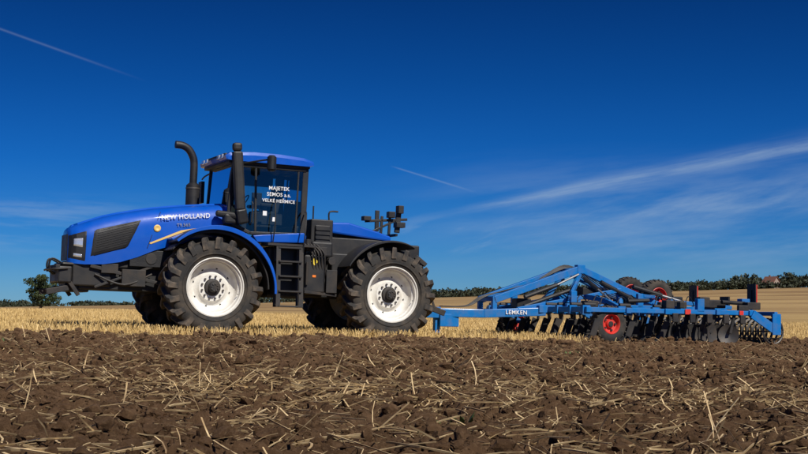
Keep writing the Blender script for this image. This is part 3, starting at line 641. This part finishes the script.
def disc(c,r,yaw,seg=20):
    V,F=lathev([(.05,.001),(.045,r*.3),(.02,r*.75),(-.02,r),(-.028,r),(.035,r*.3),(.04,.001)],seg)
    M=Matrix.Rotation(yaw,3,'Z');return [tuple(M@Vector(p)+Vector(c)) for p in V],F
dk=[disc((6.35,-2.3+.36*k,.20),.25,R(25)) for k in range(13)]+[disc((6.95,-2.2+.36*k,.20),.25,R(-35)) for k in range(13)]
add('cutting_discs',dk,DSTEEL,C,True)
add('disc_arms',[beamv((6.5 if j==0 else 7.1,-2.3+.36*k+.05,.74),((6.35 if j==0 else 6.95),-2.3+.36*k+.05,.24),.05,.07) for k in range(13) for j in(0,1)],STEEL,C)
rl=[]
for k in range(25):
    v=-2.35+k*.195
    rl.append(lathev([(-.035,.30),(.0,.34),(.035,.30),(.02,.28),(-.02,.28)],24,(8.2,v,.30),True))
for k in range(8):
    a=k*math.pi/4
    rl.append(tubev([(8.2+.24*math.cos(a),-2.4,.30+.24*math.sin(a)),(8.2+.24*math.cos(a),2.4,.30+.24*math.sin(a))],.022,6))
add('ring_roller',rl,DSTEEL,C,True)
add('roller_frame',[beamv((7.5,s*2.42,.72),(8.2,s*2.46,.32),.05,.22) for s in(-1,1)]+[beamv((8.2,-2.46,.74),(8.2,2.46,.74),.10,.10)]+[boxv((8.2,s*2.47,.48),(.26,.05,.52)) for s in(-1,1)]+[beamv((7.5,v,.76),(8.2,v,.78),.08,.1) for v in(-1.6,-.6,.6,1.6)],IBLUE,C,bev=.01)
add('roller_scrapers',[beamv((8.2,v,.70),(8.45,v,.45),.04,.05) for v in np.linspace(-2.3,2.3,12)]+[beamv((8.25,-2.4,.56),(8.25,2.4,.56),.06,.06)],STEEL,C)
def iw(nm,c,r,w):
    h=w/2
    prof=[(-h*.8,r*.52),(-h,r*.66),(-h,r*.84),(-h*.8,r*.96),(0,r),(h*.8,r*.96),(h,r*.84),(h,r*.66),(h*.8,r*.52)]
    add(nm+'_tyre',[lathev(prof,40,c)],TYRE,C,True)
    lg=[]
    for i in range(22):
        a=2*math.pi*i/22
        for sg in(-1,1):
            a2=a+(.14 if sg>0 else 0)
            p0=Vector((c[0]+r*.99*math.cos(a2),c[1]+sg*.01,c[2]+r*.99*math.sin(a2)));p1=Vector((c[0]+r*.965*math.cos(a2+.15),c[1]+sg*h*.95,c[2]+r*.965*math.sin(a2+.15)))
            lg.append(beamv(p0,p1,.03,.03,(math.cos(a2),0,math.sin(a2))))
    add(nm+'_lugs',lg,TREAD,C)
    rp_=[(-h*.85,r*.56),(-h*.9,r*.53),(-h*.75,r*.48),(-h*.3,r*.44),(-h*.2,r*.25),(-h*.6,r*.2),(-h*.7,.001)]
    add(nm+'_rim',[lathev(rp_,32,c),lathev([(-y,rr) for y,rr in rp_],32,c)],RED,C,True,ang=40)
    add(nm+'_hub',[lathev([(-h*.72,.001),(-h*.72,r*.15),(-h*.5,r*.15)],16,c)]+[lathev([(-h*.24,r*.06),(-h*.5,r*.06),(-h*.5,.001)],6,(c[0]+r*.35*math.cos(k*1.2566),c[1],c[2]+r*.35*math.sin(k*1.2566))) for k in range(5)],STEEL,C)
iw('gauge_wheel_near',(3.50,-2.15,.40),.43,.30);iw('gauge_wheel_far',(3.45,2.15,.40),.43,.30)
add('gauge_wheel_arms',[beamv((2.8,s*1.9,.74),(3.45,s*1.9,.42),.08,.12) for s in(-1,1)]+[beamv((3.45,s*1.9,.42),(3.45,s*2.2,.42),.06,.06) for s in(-1,1)],IBLUE,C)
iw('transport_wheel_near',(6.2,-.25,1.10),.45,.34);iw('transport_wheel_far',(6.2,.95,1.2),.45,.34)
add('transport_axle',[beamv((6.2,-.4,1.10),(6.2,1.1,1.18),.1,.1),beamv((5.2,.35,.85),(6.2,.35,1.10),.14,.16)],IBLUE,C)
text('frame_lettering','LEMKEN',.14,(1.95,-.555,.58),(R(90),0,R(-12.8)),C,LETTER)
add('warning_boards',[boxv((8.45,v,1.25),(.03,.30,.46)) for v in(-1.3,1.1)],RED,C)
add('board_posts',[beamv((8.4,v,.76),(8.4,v,1.35),.04,.04) for v in(-1.3,1.1)]+[boxv((8.41,v,1.25),(.03,.32,.50)) for v in (-1.3,1.1)]+[boxv((8.2,-.5,1.05),(.05,.35,.25))],BLACK,C)
add('side_reflectors',[boxv((5.6,-2.37,.73),(.16,.02,.12)),boxv((7.2,-2.37,.74),(.12,.02,.10))],RED,C)
# ================================================================ LIGHT & SKY
el=44;az=36
ts=Vector((math.sin(R(az))*math.cos(R(el)),-math.cos(R(az))*math.cos(R(el)),math.sin(R(el))))
L=bpy.data.lights.new('sun','SUN');L.energy=5.0;L.angle=R(.5);L.color=(1,.95,.86)
lo=bpy.data.objects.new('sun',L);col.objects.link(lo);lo.rotation_euler=ts.to_track_quat('Z','Y').to_euler();lo.location=(10,-10,20)
W=bpy.data.worlds.new('World');scene.world=W;W.use_nodes=True;nt=W.node_tree
bg=nt.nodes['Background'];bg.inputs[1].default_value=.10
sky=nt.nodes.new('ShaderNodeTexSky');sky.sky_type='NISHITA';sky.sun_disc=False;sky.sun_elevation=R(el);sky.sun_rotation=R(180-az)
sky.altitude=1200;sky.air_density=1.0;sky.dust_density=.25;sky.ozone_density=4.0
def M(op,a,b_=None,c=None,clamp=False):
    n=nt.nodes.new('ShaderNodeMath');n.operation=op;n.use_clamp=clamp
    for i,v in enumerate((a,b_,c)):
        if v is None: continue
        if isinstance(v,(int,float)): n.inputs[i].default_value=v
        else: nt.links.new(v,n.inputs[i])
    return n.outputs[0]
tc=nt.nodes.new('ShaderNodeTexCoord');sp=nt.nodes.new('ShaderNodeSeparateXYZ');nt.links.new(tc.outputs['Generated'],sp.inputs[0])
dy=M('MAXIMUM',sp.outputs['Y'],.05);a=M('DIVIDE',sp.outputs['X'],dy);b2=M('DIVIDE',sp.outputs['Z'],dy)
front=M('GREATER_THAN',sp.outputs['Y'],.1)
def smooth(x,e0,e1):
    n=nt.nodes.new('ShaderNodeMapRange');n.interpolation_type='SMOOTHSTEP';n.inputs[1].default_value=e0;n.inputs[2].default_value=e1;nt.links.new(x,n.inputs[0]);return n.outputs[0]
def skynoise(sa,sb,slope,detail=6,off=0):
    t=M('SUBTRACT',b2,M('MULTIPLY',a,slope))
    cb=nt.nodes.new('ShaderNodeCombineXYZ');nt.links.new(M('MULTIPLY',a,sa),cb.inputs[0]);nt.links.new(M('MULTIPLY',t,sb),cb.inputs[1]);cb.inputs[2].default_value=off
    return noise(nt,1,detail,cb.outputs[0],.6)
def streak(a0,b0,sl,w0,w1,s0,s1,e0,e1):
    t=M('SUBTRACT',M('SUBTRACT',b2,b0),M('MULTIPLY',M('SUBTRACT',a,a0),sl))
    wd=M('MAXIMUM',M('ADD',w0,M('MULTIPLY',M('SUBTRACT',a,a0),w1)),.0006)
    g=M('POWER',2.718,M('MULTIPLY',-1.0,M('POWER',M('ABSOLUTE',M('DIVIDE',t,wd)),2.0)))
    return M('MULTIPLY',g,M('MULTIPLY',smooth(a,s0,s1),smooth(a,e1,e0)))
n1=skynoise(12,150,.19,8,1.3);n2=skynoise(5,34,.10,7,4.1);n3=skynoise(14,70,.3,7,2.2)
main=M('MULTIPLY',streak(.005,.066,.19,.0020,.018,-.02,.12,.6,1.2),M('ADD',.25,M('MULTIPLY',smooth(n1,.3,.7),.75)))
lower=M('MULTIPLY',streak(.03,.058,.10,.006,.04,.0,.25,.6,1.2),smooth(n3,.35,.75))
veil=M('MULTIPLY',M('MULTIPLY',smooth(n2,.36,.70),smooth(a,-.05,.18)),M('MULTIPLY',smooth(b2,.008,.05),smooth(b2,.13,.07)))
wisp=M('MULTIPLY',M('MULTIPLY',smooth(n3,.5,.72),smooth(b2,.03,.05)),M('MULTIPLY',smooth(b2,.075,.055),M('MULTIPLY',smooth(a,-.03,.01),smooth(a,.12,.05))))
veil2=M('MULTIPLY',M('MULTIPLY',smooth(skynoise(7,60,-.05,6,9.),.42,.7),smooth(a,-.15,-.28)),M('MULTIPLY',smooth(b2,.03,.06),smooth(b2,.09,.075)))
c1=streak(-.311,.214,-.36,.0009,0,-.8,-.7,-.28,-.195)
c2=streak(-.007,.107,-.31,.0006,.003,-.012,.0,.03,.06)
tot=M('ADD',M('MULTIPLY',main,.48),M('MULTIPLY',veil,.36))
for x,w in ((c1,.14),(c2,.18),(veil2,.28),(lower,.25),(wisp,.24)): tot=M('ADD',tot,M('MULTIPLY',x,w))
tot=M('MULTIPLY',tot,front,clamp=True)
tint=nt.nodes.new('ShaderNodeMix');tint.data_type='RGBA';tint.blend_type='MULTIPLY';tint.inputs[0].default_value=1
rr=nt.nodes.new('ShaderNodeValToRGB');nt.links.new(sp.outputs['Z'],rr.inputs[0])
els=rr.color_ramp.elements
els[0].position=0;els[0].color=(.20,.42,.74,1)
els[1].position=.24;els[1].color=(.009,.120,.34,1)
for p,cc in ((.05,(.07,.30,.68)),(.11,(.024,.230,.60)),(.17,(.014,.175,.47)),(.6,(.12,.30,.70))):
    e=els.new(p);e.color=(*cc,1)
nt.links.new(sky.outputs[0],tint.inputs[6]);nt.links.new(rr.outputs[0],tint.inputs[7])
fin=mixc(nt,tot,tint.outputs[2],(3.6,4.8,6.2))
nt.links.new(fin,bg.inputs[0])
# ================================================================ CAMERA
cam=bpy.data.cameras.new('camera');co=bpy.data.objects.new('camera',cam);col.objects.link(co)
cam.lens=57.9;cam.sensor_width=36;cam.clip_end=8000;cam.clip_start=.1
co.location=(0,0,.457);co.rotation_euler=(R(90+3.48),0,0)
scene.camera=co
